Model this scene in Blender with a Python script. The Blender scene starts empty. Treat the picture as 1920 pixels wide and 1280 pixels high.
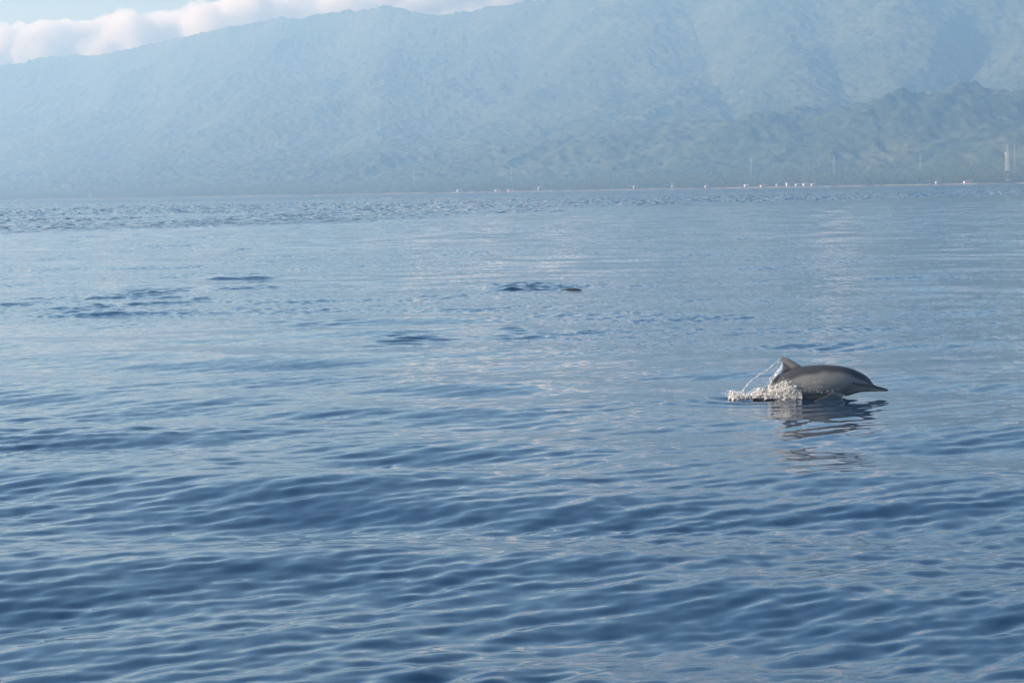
import bpy, bmesh, math, random
import numpy as np
from mathutils import Vector, Matrix, noise as mnoise

random.seed(7)
rng = np.random.default_rng(7)
scene = bpy.context.scene
col = scene.collection

# ------------------------------------------------------------------ camera
W, H, F = 1920.0, 1280.0, 5000.0            # photograph size and focal length in its pixels
CAM_H = 2.26
PITCH = math.atan(282.0 / F)
ROLL = math.radians(-1.0)
cam_d = bpy.data.cameras.new('camera')
cam = bpy.data.objects.new('camera', cam_d)
col.objects.link(cam)
cam_d.sensor_width = 36.0
cam_d.lens = 36.0 * F / W
cam_d.clip_start = 0.5
cam_d.clip_end = 60000.0
RM = (Matrix.Rotation(math.pi / 2 - PITCH, 4, 'X') @ Matrix.Rotation(ROLL, 4, 'Z'))
cam.matrix_world = Matrix.Translation((0, 0, CAM_H)) @ RM
cam_d.dof.use_dof = True
cam_d.dof.focus_distance = 30.0
cam_d.dof.aperture_fstop = 14.0
scene.camera = cam

# ------------------------------------------------------------------ world, sun, exposure
SUN_AZ = math.radians(-97.0)                # measured from the view direction (+Y), negative is left
SUN_EL = math.radians(19.0)
world = bpy.data.worlds.new('World')
scene.world = world
world.use_nodes = True
wn = world.node_tree
wn.nodes.clear()
w_out = wn.nodes.new('ShaderNodeOutputWorld')
w_bg = wn.nodes.new('ShaderNodeBackground')
w_sky = wn.nodes.new('ShaderNodeTexSky')
w_sky.sky_type = 'NISHITA'
w_sky.sun_disc = False
w_sky.sun_elevation = SUN_EL
w_sky.sun_rotation = SUN_AZ
w_sky.air_density = 1.0
w_sky.dust_density = 0.3
w_sky.ozone_density = 4.2
w_bg.inputs['Strength'].default_value = 0.105
wn.links.new(w_sky.outputs['Color'], w_bg.inputs['Color'])
wn.links.new(w_bg.outputs['Background'], w_out.inputs['Surface'])

sun_d = bpy.data.lights.new('sun', 'SUN')
sun_d.energy = 5.0
sun_d.angle = math.radians(0.53)
sun_d.color = (1.0, 0.955, 0.89)
sun = bpy.data.objects.new('sun', sun_d)
col.objects.link(sun)
to_sun = Vector((math.sin(SUN_AZ) * math.cos(SUN_EL), math.cos(SUN_AZ) * math.cos(SUN_EL), math.sin(SUN_EL)))
sun.rotation_euler = to_sun.to_track_quat('Z', 'Y').to_euler()
sun.location = (-60, 0, 60)

scene.view_settings.view_transform = 'Standard'
scene.view_settings.look = 'None'
scene.view_settings.exposure = 0.80
scene.view_settings.gamma = 1.0
scene.view_settings.use_curve_mapping = False
scene.render.engine = 'CYCLES'
scene.cycles.use_denoising = True
scene.cycles.max_bounces = 8
scene.cycles.volume_bounces = 5
scene.cycles.sample_clamp_indirect = 6.0

HAZE_DENSITY = 1.55e-4
HAZE_COLOR = (0.40, 0.68, 1.0)

# ------------------------------------------------------------------ helpers
RM3 = np.array(RM.to_3x3())
def ray(px, py):
    v = np.array([(px - W / 2) / F, -(py - H / 2) / F, -1.0])
    return RM3 @ v
def on_water(px, py, z=0.0):
    d = ray(px, py)
    t = (z - CAM_H) / d[2]
    return np.array([d[0] * t, d[1] * t, z])
def on_plane(px, py, Y):
    d = ray(px, py)
    t = Y / d[1]
    return np.array([d[0] * t, Y, CAM_H + d[2] * t])
def horizon_y(px):
    return 358.0 - math.tan(math.radians(1.0)) * (px - W / 2)

def mesh_obj(name, verts, faces, mat=None, parent=None, smooth=False):
    me = bpy.data.meshes.new(name)
    me.from_pydata([tuple(map(float, v)) for v in verts], [], [tuple(map(int, f)) for f in faces])
    me.update()
    if smooth:
        me.polygons.foreach_set('use_smooth', np.ones(len(me.polygons), bool))
    o = bpy.data.objects.new(name, me)
    col.objects.link(o)
    if mat: me.materials.append(mat)
    if parent: o.parent = parent
    return o
def grid_mesh(name, P, mat, attrs=None):
    """P: rows x cols x 3"""
    R, C = P.shape[:2]
    me = bpy.data.meshes.new(name)
    me.vertices.add(R * C)
    me.vertices.foreach_set('co', P.astype(np.float32).ravel())
    i = np.arange(R * C).reshape(R, C)
    q = np.stack([i[:-1, :-1], i[:-1, 1:], i[1:, 1:], i[1:, :-1]], -1).reshape(-1)
    n = (R - 1) * (C - 1)
    me.loops.add(n * 4)
    me.loops.foreach_set('vertex_index', q.astype(np.int32))
    me.polygons.add(n)
    me.polygons.foreach_set('loop_start', np.arange(n, dtype=np.int32) * 4)
    me.polygons.foreach_set('use_smooth', np.ones(n, bool))
    me.update(calc_edges=True)
    for k, v in (attrs or {}).items():
        a = me.attributes.new(k, 'FLOAT', 'POINT')
        a.data.foreach_set('value', v.astype(np.float32).ravel())
    me.materials.append(mat)
    o = bpy.data.objects.new(name, me)
    col.objects.link(o)
    return o
def empty(name, loc=(0, 0, 0), rotz=0.0):
    o = bpy.data.objects.new(name, None)
    col.objects.link(o)
    o.location = loc
    o.rotation_euler = (0, 0, rotz)
    o.empty_display_size = 0.2
    return o
def tag(o, label=None, cat=None, group=None, kind=None):
    if label: o['label'] = label
    if cat: o['category'] = cat
    if group: o['group'] = group
    if kind: o['kind'] = kind
    return o
def copy_tree(o, parent=None):
    c = o.copy()
    col.objects.link(c)
    c.parent = parent
    for ch in list(o.children):
        copy_tree(ch, c)
    return c
class MB:
    """collects boxes and bars into one mesh"""
    def __init__(s): s.v = []; s.f = []
    def add(s, v, f):
        b = len(s.v); s.v += [tuple(x) for x in v]; s.f += [tuple(i + b for i in q) for q in f]
    def box(s, c, d, rz=0.0):
        v = []
        for x in (-.5, .5):
            for y in (-.5, .5):
                for z in (-.5, .5):
                    a, b = x * d[0], y * d[1]
                    v.append((c[0] + a * math.cos(rz) - b * math.sin(rz), c[1] + a * math.sin(rz) + b * math.cos(rz), c[2] + z * d[2]))
        s.add(v, [(0, 1, 3, 2), (4, 6, 7, 5), (0, 4, 5, 1), (2, 3, 7, 6), (0, 2, 6, 4), (1, 5, 7, 3)])
    def bar(s, a, b, r, n=4, r2=None):
        a, b = Vector(a), Vector(b)
        q = (b - a).to_track_quat('Z', 'Y')
        v = []
        for k, (p, rr) in enumerate(((a, r), (b, r if r2 is None else r2))):
            for i in range(n):
                t = 2 * math.pi * (i + .5) / n
                v.append(p + q @ Vector((rr * math.cos(t), rr * math.sin(t), 0)))
        s.add(v, [tuple((i, (i + 1) % n, n + (i + 1) % n, n + i)) for i in range(n)] + [tuple(reversed(range(n))), tuple(range(n, 2 * n))])
    def build(s, name, mat, parent=None, smooth=False):
        return mesh_obj(name, s.v, s.f, mat, parent, smooth)

def simple_mat(name, color, rough=0.6, spec=0.3, var=0.12, scale=3.0):
    m = bpy.data.materials.new(name)
    m.use_nodes = True
    nt = m.node_tree
    b = nt.nodes['Principled BSDF']
    b.inputs['Roughness'].default_value = rough
    b.inputs['Specular IOR Level'].default_value = spec
    tc = nt.nodes.new('ShaderNodeTexCoord')
    no = nt.nodes.new('ShaderNodeTexNoise')
    no.inputs['Scale'].default_value = scale
    no.inputs['Detail'].default_value = 4
    nt.links.new(tc.outputs['Object'], no.inputs['Vector'])
    mix = nt.nodes.new('ShaderNodeMix'); mix.data_type = 'RGBA'
    mix.inputs['A'].default_value = (*[c * (1 - var) for c in color], 1)
    mix.inputs['B'].default_value = (*[min(1, c * (1 + var)) for c in color], 1)
    nt.links.new(no.outputs['Fac'], mix.inputs['Factor'])
    nt.links.new(mix.outputs['Result'], b.inputs['Base Color'])
    return m

# value-noise fields in numpy (periodic sums are enough here)
def fbm2(x, y, octaves, seed, lac=2.03, gain=0.5, ridged=False):
    r = np.random.default_rng(seed)
    out = np.zeros_like(x); amp = 1.0; tot = 0.0; f = 1.0
    for o in range(octaves):
        tab = r.random((256, 256))
        th = r.random() * 6.28
        X = (x * math.cos(th) - y * math.sin(th)) * f + r.random() * 99
        Y = (x * math.sin(th) + y * math.cos(th)) * f + r.random() * 99
        xi, yi = np.floor(X).astype(int), np.floor(Y).astype(int)
        u, v = X - xi, Y - yi
        u = u * u * u * (u * (u * 6 - 15) + 10); v = v * v * v * (v * (v * 6 - 15) + 10)
        a = tab[xi % 256, yi % 256]; b = tab[(xi + 1) % 256, yi % 256]
        c = tab[xi % 256, (yi + 1) % 256]; d = tab[(xi + 1) % 256, (yi + 1) % 256]
        n = (a + (b - a) * u) * (1 - v) + (c + (d - c) * u) * v
        if ridged: n = 1 - np.abs(2 * n - 1)
        out += amp * n; tot += amp; amp *= gain; f *= lac
    return out / tot

def smoothstep(a, b, x):
    t = np.clip((x - a) / (b - a), 0, 1)
    return t * t * (3 - 2 * t)

# ------------------------------------------------------------------ the sea
DOLPHIN = on_water(1530, 745)               # where the leaping dolphin meets the water
DY = float(DOLPHIN[1])
PXM = F / DY                                # photo pixels per metre at the dolphin

def water_material():
    m = bpy.data.materials.new('sea_water')
    m.use_nodes = True
    nt = m.node_tree; N = nt.nodes; L = nt.links
    b = N['Principled BSDF']
    b.inputs['Base Color'].default_value = (0.010, 0.040, 0.085, 1)
    b.inputs['Roughness'].default_value = 0.04
    b.inputs['IOR'].default_value = 1.333
    b.inputs['Specular IOR Level'].default_value = 0.5
    geo = N.new('ShaderNodeNewGeometry')
    at = N.new('ShaderNodeAttribute'); at.attribute_name = 'far'
    ru = N.new('ShaderNodeAttribute'); ru.attribute_name = 'ruffle'
    def slope_noise(scale, sx, sy, rot, detail):
        mp = N.new('ShaderNodeMapping')
        mp.inputs['Scale'].default_value = (sx, sy, 1)
        mp.inputs['Rotation'].default_value = (0, 0, rot)
        L.new(geo.outputs['Position'], mp.inputs['Vector'])
        n = N.new('ShaderNodeTexNoise')
        n.inputs['Scale'].default_value = scale
        n.inputs['Detail'].default_value = detail
        n.inputs['Roughness'].default_value = 0.6
        L.new(mp.outputs['Vector'], n.inputs['Vector'])
        s = N.new('ShaderNodeVectorMath'); s.operation = 'SUBTRACT'
        s.inputs[1].default_value = (0.5, 0.5, 0.5)
        L.new(n.outputs['Color'], s.inputs[0])
        return s.outputs['Vector']
    def scaled(v, k_sock=None, k=1.0):
        s = N.new('ShaderNodeVectorMath'); s.operation = 'SCALE'
        L.new(v, s.inputs[0])
        if k_sock is not None: L.new(k_sock, s.inputs['Scale'])
        else: s.inputs['Scale'].default_value = k
        return s.outputs['Vector']
    def vadd(a, c):
        s = N.new('ShaderNodeVectorMath'); s.operation = 'ADD'
        L.new(a, s.inputs[0]); L.new(c, s.inputs[1])
        return s.outputs['Vector']
    def madd(sock, k, c):
        s = N.new('ShaderNodeMath'); s.operation = 'MULTIPLY_ADD'
        L.new(sock, s.inputs[0]); s.inputs[1].default_value = k; s.inputs[2].default_value = c
        return s.outputs[0]
    def mul(a, c):
        s = N.new('ShaderNodeMath'); s.operation = 'MULTIPLY'
        L.new(a, s.inputs[0]); L.new(c, s.inputs[1])
        return s.outputs[0]
    # small ripples everywhere, longer waves where the mesh no longer carries them
    fine = scaled(slope_noise(7.0, 1.0, 0.55, 0.5, 3.0), madd(ru.outputs['Fac'], 0.9, 0.09))
    farw = scaled(slope_noise(1.6, 1.0, 0.8, 0.4, 3.0), mul(at.outputs['Fac'], madd(ru.outputs['Fac'], 2.6, 0.10)))
    tot = vadd(fine, farw)
    flat = N.new('ShaderNodeVectorMath'); flat.operation = 'MULTIPLY'
    flat.inputs[1].default_value = (1, 1, 0)
    L.new(tot, flat.inputs[0])
    nn = vadd(flat.outputs['Vector'], geo.outputs['Normal'])
    nz = N.new('ShaderNodeVectorMath'); nz.operation = 'NORMALIZE'
    L.new(nn, nz.inputs[0])
    L.new(nz.outputs['Vector'], b.inputs['Normal'])
    return m

def build_sea():
    # polar sheet around the boat the picture was taken from, finest where the waves are near
    r = [0.0, 1.5, 3, 5, 7]
    x = 9.0
    while x < 320: r.append(x); x *= 1.0024
    g = 1.0024
    while x < 12800:
        r.append(x); g = 1.0042 if x < 2600 else 1.03; x *= g
    r.append(13000.0)
    r = np.array(r)
    a = np.concatenate([np.arange(-180, -20, 4.0), np.arange(-20, -14, 0.5), np.arange(-14, 14, 0.085), np.arange(14, 20, 0.5), np.arange(20, 180.1, 4.0)])
    a[-1] = 180.0
    a = np.radians(a)
    Rr, A = np.meshgrid(r, a, indexing='ij')
    X = Rr * np.sin(A); Y = Rr * np.cos(A)
    dr = np.gradient(r)[:, None] * np.ones_like(A)
    da = np.gradient(a)[None, :] * Rr
    Z = np.zeros_like(X)
    # patches where the short ripples are strong or nearly absent
    patch = fbm2(X / 7.0, Y / 13.0, 3, 11)
    patch = smoothstep(0.30, 0.68, patch)
    near = Y < 340
    msk = near & (np.abs(A) < math.radians(21))
    xs, ys, drs, das, pt = X[msk], Y[msk], dr[msk], da[msk], patch[msk]
    zs = np.zeros_like(xs)
    rr = np.random.default_rng(5)
    def band(n, l0, l1, slope, mean_dir, spread, env=None):
        nonlocal zs
        s = slope / math.sqrt(n) * math.sqrt(2)
        acc = np.zeros_like(xs)
        for i in range(n):
            lam = l0 * (l1 / l0) ** ((i + rr.random()) / n)
            th = math.radians(mean_dir + rr.normal() * spread)
            k = 2 * math.pi / lam
            kx, ky = k * math.sin(th), k * math.cos(th)
            # fade a wave out where the mesh is too coarse to carry it
            samp = np.abs(kx) * das / 2.2 + np.abs(ky) * drs / 2.2
            fade = np.clip(1.6 - samp, 0, 1)
            ph = kx * xs + ky * ys + rr.random() * 6.28
            w = np.sin(ph)
            w = w + 0.18 * np.cos(2 * ph)              # sharper crests
            acc += fade * (s / k) * w
        zs += acc if env is None else acc * env
    calm = 1 - 0.72 * smoothstep(18, 42, ys)           # the water further out lies calmer
    band(9, 2.6, 6.5, 0.050, 185, 30, 0.3 + 0.7 * calm)
    band(20, 0.9, 2.4, 0.042, 160, 34, calm * (0.5 + 0.7 * pt))
    near_d = np.exp(-((xs - DOLPHIN[0] + 0.1) / 1.7) ** 2 - ((ys - DY + 1.0) / 2.2) ** 2)
    zs = zs * (1 - 0.85 * near_d)
    band(100, 0.13, 0.62, 0.215, 126, 30, calm * (0.34 + 0.85 * pt) * (1 - 0.6 * near_d))
    zs = zs - 0.022 * near_d
    Z[msk] = zs
    # bulges and swirls left by dolphins just under the surface, seen as dark streaks
    def bulge(px, py, wpx, hgt, depth=0.28, tilt=0.0):
        c = on_water(px, py)
        pm = F / c[1]
        wx = wpx / pm / 2
        sel = (np.abs(X - c[0]) < wx * 3) & (np.abs(Y - c[1]) < 3.0) & (Y > 1)
        dx = X[sel] - c[0]; dy = Y[sel] - c[1] - tilt * dx
        prof = np.where(dy < 0, np.exp(-(dy / depth) ** 2), np.exp(-(dy / (depth * 3)) ** 2))
        Z[sel] += hgt * prof * np.exp(-np.abs(dx / wx) ** 2.0) * (1 + 0.25 * np.sin(dx * 5 + px))
    bulge(458, 522, 110, 0.075, 0.22, 0.10)
    bulge(410, 523, 60, 0.03, 0.25)
    bulge(672, 500, 60, 0.05, 0.30)
    bulge(372, 562, 50, 0.05, 0.25, 0.3)
    bulge(318, 568, 110, 0.045, 0.25, 0.8)
    bulge(178, 557, 50, 0.03, 0.2)
    bulge(313, 557, 40, 0.05, 0.2)
    bulge(150, 578, 150, 0.06, 0.35, 0.3)
    bulge(190, 588, 170, 0.045, 0.3)
    bulge(790, 643, 95, 0.030, 0.11)
    bulge(740, 640, 70, 0.026, 0.10, 0.3)
    bulge(800, 633, 120, 0.018, 0.10, 0.2)
    bulge(700, 648, 60, 0.02, 0.10)
    bulge(965, 642, 90, 0.030, 0.2)
    bulge(955, 620, 40, 0.025, 0.2)
    bulge(990, 542, 110, 0.06, 0.22, -0.2)
    bulge(1030, 538, 70, 0.05, 0.25)
    bulge(455, 540, 60, 0.03, 0.3, 1.0)
    def swirl(px, py, wpx, hpx, slope):
        nonlocal Z
        c = on_water(px, py)
        wx = wpx / 2 / (F / c[1]); wy = hpx / 2 * c[1] ** 2 / (F * CAM_H)
        sel = (np.abs(X - c[0]) < wx * 2.5) & (np.abs(Y - c[1]) < wy * 2.5)
        dx, dy = X[sel] - c[0], Y[sel] - c[1]
        e = np.exp(-((dx / wx) ** 2 + (dy / wy) ** 2) ** 1.5)
        acc = np.zeros_like(dx)
        for q in range(14):
            lam = 0.30 * 3.2 ** rr.random(); th = math.radians(rr.normal() * 45 + 180); k = 2 * math.pi / lam
            acc += slope / k * np.sin(k * (math.sin(th) * dx + math.cos(th) * dy) + rr.random() * 6.28)
        Z[sel] += acc * e * 0.53
    swirl(270, 550, 150, 24, 0.16)
    swirl(180, 580, 180, 20, 0.14)
    swirl(765, 634, 170, 22, 0.12)
    swirl(985, 539, 130, 16, 0.22)
    swirl(470, 540, 150, 12, 0.10)
    swirl(960, 626, 110, 18, 0.07)
    swirl(560, 605, 260, 20, 0.05)
    # rings running out from the leaping dolphin
    ddx = X - DOLPHIN[0] + 0.75; ddy = Y - DY
    d = np.sqrt(ddx ** 2 + ddy ** 2) + 1e-6
    ring = 0.012 * np.sin(d * 2 * math.pi / 0.42) * np.exp(-(d / 1.2) ** 2) * smoothstep(0.15, 0.4, d)
    hole = -0.05 * np.exp(-((ddx + 0.02) / 0.30) ** 2 - ((ddy - 0.25) / 0.35) ** 2)
    Z += np.where(d < 5, ring + hole, 0)
    far = smoothstep(45, 260, Rr)
    # wind: smooth water to a few hundred metres, ruffled bands beyond
    lim = 205 + 2.4 * np.clip(X + 38, -60, 140)
    s1 = fbm2(X / 300.0 + 3, Y / 55.0, 4, 21)
    s2 = fbm2(X / 900.0, Y / 260.0, 3, 23)
    ruffle = smoothstep(-35, 35, Y - lim + 160 * (s1 - 0.5)) * (0.12 + 0.88 * smoothstep(0.40, 0.54, 0.5 * s1 + 0.5 * s2))
    ruffle = ruffle * (0.35 + 1.3 * smoothstep(0.25, 0.75, fbm2(X / 2.6, Y / 30.0, 2, 31)))
    base = 0.30 * patch * (1 - far) + 0.07 * fbm2(X / 60, Y / 40, 3, 29) * far
    ruf = np.clip(np.maximum(ruffle, base), 0, 1)
    jit = np.random.default_rng(17).normal(size=X.shape)
    drr = np.gradient(r)[:, None] * np.ones_like(X)
    Z += np.where(Rr > 200, jit * np.clip(0.045 * drr, 0, 0.10) * np.clip(ruffle, 0, 1.2) * smoothstep(200, 330, Rr), 0)
    o = grid_mesh('sea', np.stack([X, Y, Z], -1), water_material(), {'far': far, 'ruffle': ruf})
    tag(o, kind='structure')
    return o
sea = build_sea()

# ------------------------------------------------------------------ land: plain, foothills and the high range
RUN = 5000.0                                # from the beach to the crest, along Y
def shore_y(X):
    return 4000.0 + 1.6 * np.clip(770.0 - X, -350.0, 3000.0)
sil = [(-700, 190), (-300, 150), (0, 125), (60, 118), (108, 107), (150, 105), (195, 104), (240, 96), (290, 84), (330, 78), (365, 68), (400, 62), (440, 55), (480, 45),
       (540, 36), (575, 37), (600, 29), (650, 22), (690, 20), (740, 13), (775, 21), (805, 27), (828, 32), (870, 27), (930, 14), (1000, 5), (1060, -6),
       (1200, -30), (1400, -70), (1600, -60), (1800, -95), (2000, -110), (2300, -90), (2700, -60)]
cx, cz = [], []
for px, py in sil:
    Xc = 0.0
    for _ in range(40):
        Xc = (px - W / 2) / F * (float(shore_y(np.array(Xc))) + RUN)
    cx.append(Xc); cz.append((horizon_y(px) - py) / F * (float(shore_y(np.array(Xc))) + RUN))
RAVINES = [(1270, 1450, 170, 1.0), (1540, 1610, 130, .5), (1800, 1720, 120, .6), (980, 760, 180, .8), (640, 660, 150, .6), (300, 240, 160, .5)]
def land_height(X, S):
    """X across, S metres inland along Y from the beach line"""
    Y = shore_y(X) + S
    crest = np.interp(X, cx, cz) + 16 * (fbm2(X / 42.0, X * 0 + .5, 3, 39) - 0.5)
    t = np.clip(S / RUN, 0, None)
    plain = 2.6 * smoothstep(-6, 12, S) - 3.0 * smoothstep(4, -60, S) + 22.0 * smoothstep(40, 1000, S)
    tm = np.clip((S - 750) / (RUN - 750), 0, None)
    prof = np.where(tm < 1, tm ** 1.25, 1 - 0.9 * (tm - 1) * 2.0)
    warp = 260 * (fbm2(X / 900, S / 2400, 3, 41) - 0.5)
    # spurs run down to the sea, lean to the left as they fall
    u = X - 0.34 * S + warp * 2.2
    sp = fbm2(u / 560.0, S / 2200.0, 3, 43, gain=0.45, ridged=True)
    sp2 = fbm2((X - 0.2 * S + warp) / 190.0, S / 900.0, 3, 47, ridged=True)
    carve = (1.05 * (1 - sp) + 0.26 * (1 - sp2))
    amt = 1.45 * np.clip(tm, 0, 1) ** 0.5 * np.clip(1 - tm, 0, 1) ** 0.75
    # the big ravines, from below the crest down to the foothills
    rav = np.zeros_like(X)
    Yk = shore_y(X) + S
    for (p_top, p_bot, wd, dep) in RAVINES:
        xc = ((p_top + (p_bot - p_top) * (1 - np.clip(tm, 0, 1)) - W / 2) / F) * Yk + 1.5 * warp
        rav = np.maximum(rav, dep * np.exp(-np.abs(X - xc) / wd))
    carve = 0.72 * carve + 0.38 * rav
    main = crest * prof * (1 - np.clip(carve * amt, 0, 0.85))
    # foothills, higher to the right
    fh = np.interp(X, [-2500, -900, 0, 300, 800, 1500], [40, 62, 100, 130, 195, 220])
    q = fbm2((X - 0.45 * S + warp * .6) / 230.0, S / 1500.0, 3, 53, ridged=True)
    fprof = smoothstep(620, 1500, S) * (1 - 0.6 * smoothstep(1700, 2600, S))
    foot = fh * fprof * (0.15 + 0.95 * q)
    tm1 = smoothstep(600, 1300, S)
    k = 30.0
    h = plain + np.logaddexp(main / k, foot / k) * k - k * math.log(2.0)
    det = (fbm2((X - 0.25 * S) / 95.0, S / 420.0, 3, 59, ridged=True) - 0.5) * 34 * tm1 * np.clip(1.0 - tm, 0.0, 1)
    can = (fbm2(X / 17.0, S / 60.0, 2, 61) - 0.5) * 15 * smoothstep(500, 1000, S)
    return np.maximum(h, plain) + det + can

def forest_material():
    m = bpy.data.materials.new('forested_land')
    m.use_nodes = True
    nt = m.node_tree; N = nt.nodes; L = nt.links
    b = N['Principled BSDF']
    b.inputs['Roughness'].default_value = 0.9
    b.inputs['Specular IOR Level'].default_value = 0.1
    geo = N.new('ShaderNodeNewGeometry')
    def nz(scale, detail):
        n = N.new('ShaderNodeTexNoise'); n.inputs['Scale'].default_value = scale; n.inputs['Detail'].default_value = detail
        L.new(geo.outputs['Position'], n.inputs['Vector']); return n
    n1, n2 = nz(0.004, 5), nz(0.06, 3)
    r1 = N.new('ShaderNodeValToRGB')
    r1.color_ramp.elements[0].position = 0.38; r1.color_ramp.elements[0].color = (0.026, 0.041, 0.021, 1)
    r1.color_ramp.elements[1].position = 0.66; r1.color_ramp.elements[1].color = (0.064, 0.074, 0.042, 1)
    L.new(n1.outputs['Fac'], r1.inputs['Fac'])
    r2 = N.new('ShaderNodeValToRGB')
    r2.color_ramp.elements[0].position = 0.3; r2.color_ramp.elements[0].color = (0.55, 0.55, 0.55, 1)
    r2.color_ramp.elements[1].position = 0.7; r2.color_ramp.elements[1].color = (1.45, 1.45, 1.3, 1)
    L.new(n2.outputs['Fac'], r2.inputs['Fac'])
    mu = N.new('ShaderNodeMix'); mu.data_type = 'RGBA'; mu.blend_type = 'MULTIPLY'; mu.inputs['Factor'].default_value = 1
    L.new(r1.outputs['Color'], mu.inputs['A']); L.new(r2.outputs['Color'], mu.inputs['B'])
    sx = N.new('ShaderNodeSeparateXYZ'); L.new(geo.outputs['Position'], sx.inputs[0])
    mr = N.new('ShaderNodeMapRange'); mr.inputs['From Min'].default_value = 1.2; mr.inputs['From Max'].default_value = 2.0
    sn = nz(0.012, 4); sm = N.new('ShaderNodeMath'); sm.operation = 'MULTIPLY_ADD'; sm.inputs[1].default_value = 5.0
    so = N.new('ShaderNodeMath'); so.operation = 'ADD'; so.inputs[1].default_value = -2.4
    L.new(sn.outputs['Fac'], sm.inputs[0]); L.new(sx.outputs['Z'], sm.inputs[2]); L.new(sm.outputs[0], so.inputs[0]); L.new(so.outputs[0], mr.inputs['Value'])
    mx = N.new('ShaderNodeMix'); mx.data_type = 'RGBA'
    mx.inputs['A'].default_value = (0.23, 0.17, 0.12, 1)
    L.new(mr.outputs['Result'], mx.inputs['Factor']); L.new(mu.outputs['Result'], mx.inputs['B'])
    L.new(mx.outputs['Result'], b.inputs['Base Color'])
    # crowns of the forest: broken facets
    n3 = nz(0.075, 4)
    mp3 = N.new('ShaderNodeMapping'); mp3.inputs['Scale'].default_value = (1, 0.3, 1); L.new(geo.outputs['Position'], mp3.inputs['Vector']); L.new(mp3.outputs['Vector'], n3.inputs['Vector'])
    L.new(mp3.outputs['Vector'], n2.inputs['Vector'])
    sb = N.new('ShaderNodeVectorMath'); sb.operation = 'SUBTRACT'; sb.inputs[1].default_value = (.5, .5, .5); L.new(n3.outputs['Color'], sb.inputs[0])
    sc_ = N.new('ShaderNodeVectorMath'); sc_.operation = 'SCALE'; sc_.inputs['Scale'].default_value = 2.0; L.new(sb.outputs['Vector'], sc_.inputs[0])
    ad = N.new('ShaderNodeVectorMath'); ad.operation = 'ADD'; L.new(sc_.outputs['Vector'], ad.inputs[0]); L.new(geo.outputs['Normal'], ad.inputs[1])
    nm = N.new('ShaderNodeVectorMath'); nm.operation = 'NORMALIZE'; L.new(ad.outputs['Vector'], nm.inputs[0]); L.new(nm.outputs['Vector'], b.inputs['Normal'])
    return m

def build_land():
    xs = np.concatenate([np.arange(-5200, -2700, 50.0), np.arange(-2700, 2250, 7.5), np.arange(2250, 4600, 50.0)])
    ss = np.concatenate([np.arange(-90, 60, 10.0), np.arange(60, 600, 30.0), np.arange(600, 2600, 11.0), np.arange(2600, RUN + 60, 17.0), np.arange(RUN + 60, RUN + 1300, 80.0)])
    S, X = np.meshgrid(ss, xs, indexing='ij')
    Z = land_height(X, S)
    o = grid_mesh('mountain', np.stack([X, shore_y(X) + S, Z], -1), forest_material())
    tag(o, kind='structure')
    return o
land = build_land()
LAND_TOP = max(v[2] for v in land.bound_box)

def land_at(px, s):
    """a point s metres inland in the direction of photo column px"""
    X = 0.0
    for _ in range(40):
        X = (px - W / 2) / F * (float(shore_y(np.array([X]))[0]) + s)
    z = float(land_height(np.array([[X]]), np.array([[float(s)]]))[0, 0])
    return Vector((X, float(shore_y(np.array([X]))[0]) + s, z))

# ------------------------------------------------------------------ haze over sea and land
def volume_mat(name, color, density, g):
    m = bpy.data.materials.new(name)
    m.use_nodes = True
    nt = m.node_tree
    nt.nodes.clear()
    out = nt.nodes.new('ShaderNodeOutputMaterial')
    v = nt.nodes.new('ShaderNodeVolumePrincipled')
    v.inputs['Color'].default_value = (*color, 1)
    v.inputs['Absorption Color'].default_value = (1, 1, 1, 1)
    v.inputs['Density'].default_value = density
    v.inputs['Density Attribute'].default_value = ''
    v.inputs['Temperature Attribute'].default_value = ''
    v.inputs['Anisotropy'].default_value = g
    nt.links.new(v.outputs['Volume'], out.inputs['Volume'])
    return m
mb = MB()
zt = LAND_TOP + 15.0
mb.box((0, 1600, (zt - 66) / 2), (27400, 30200, zt + 66))
haze = mb.build('haze', volume_mat('haze_air', HAZE_COLOR, HAZE_DENSITY, 0.35))
tag(haze, kind='stuff')

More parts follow.
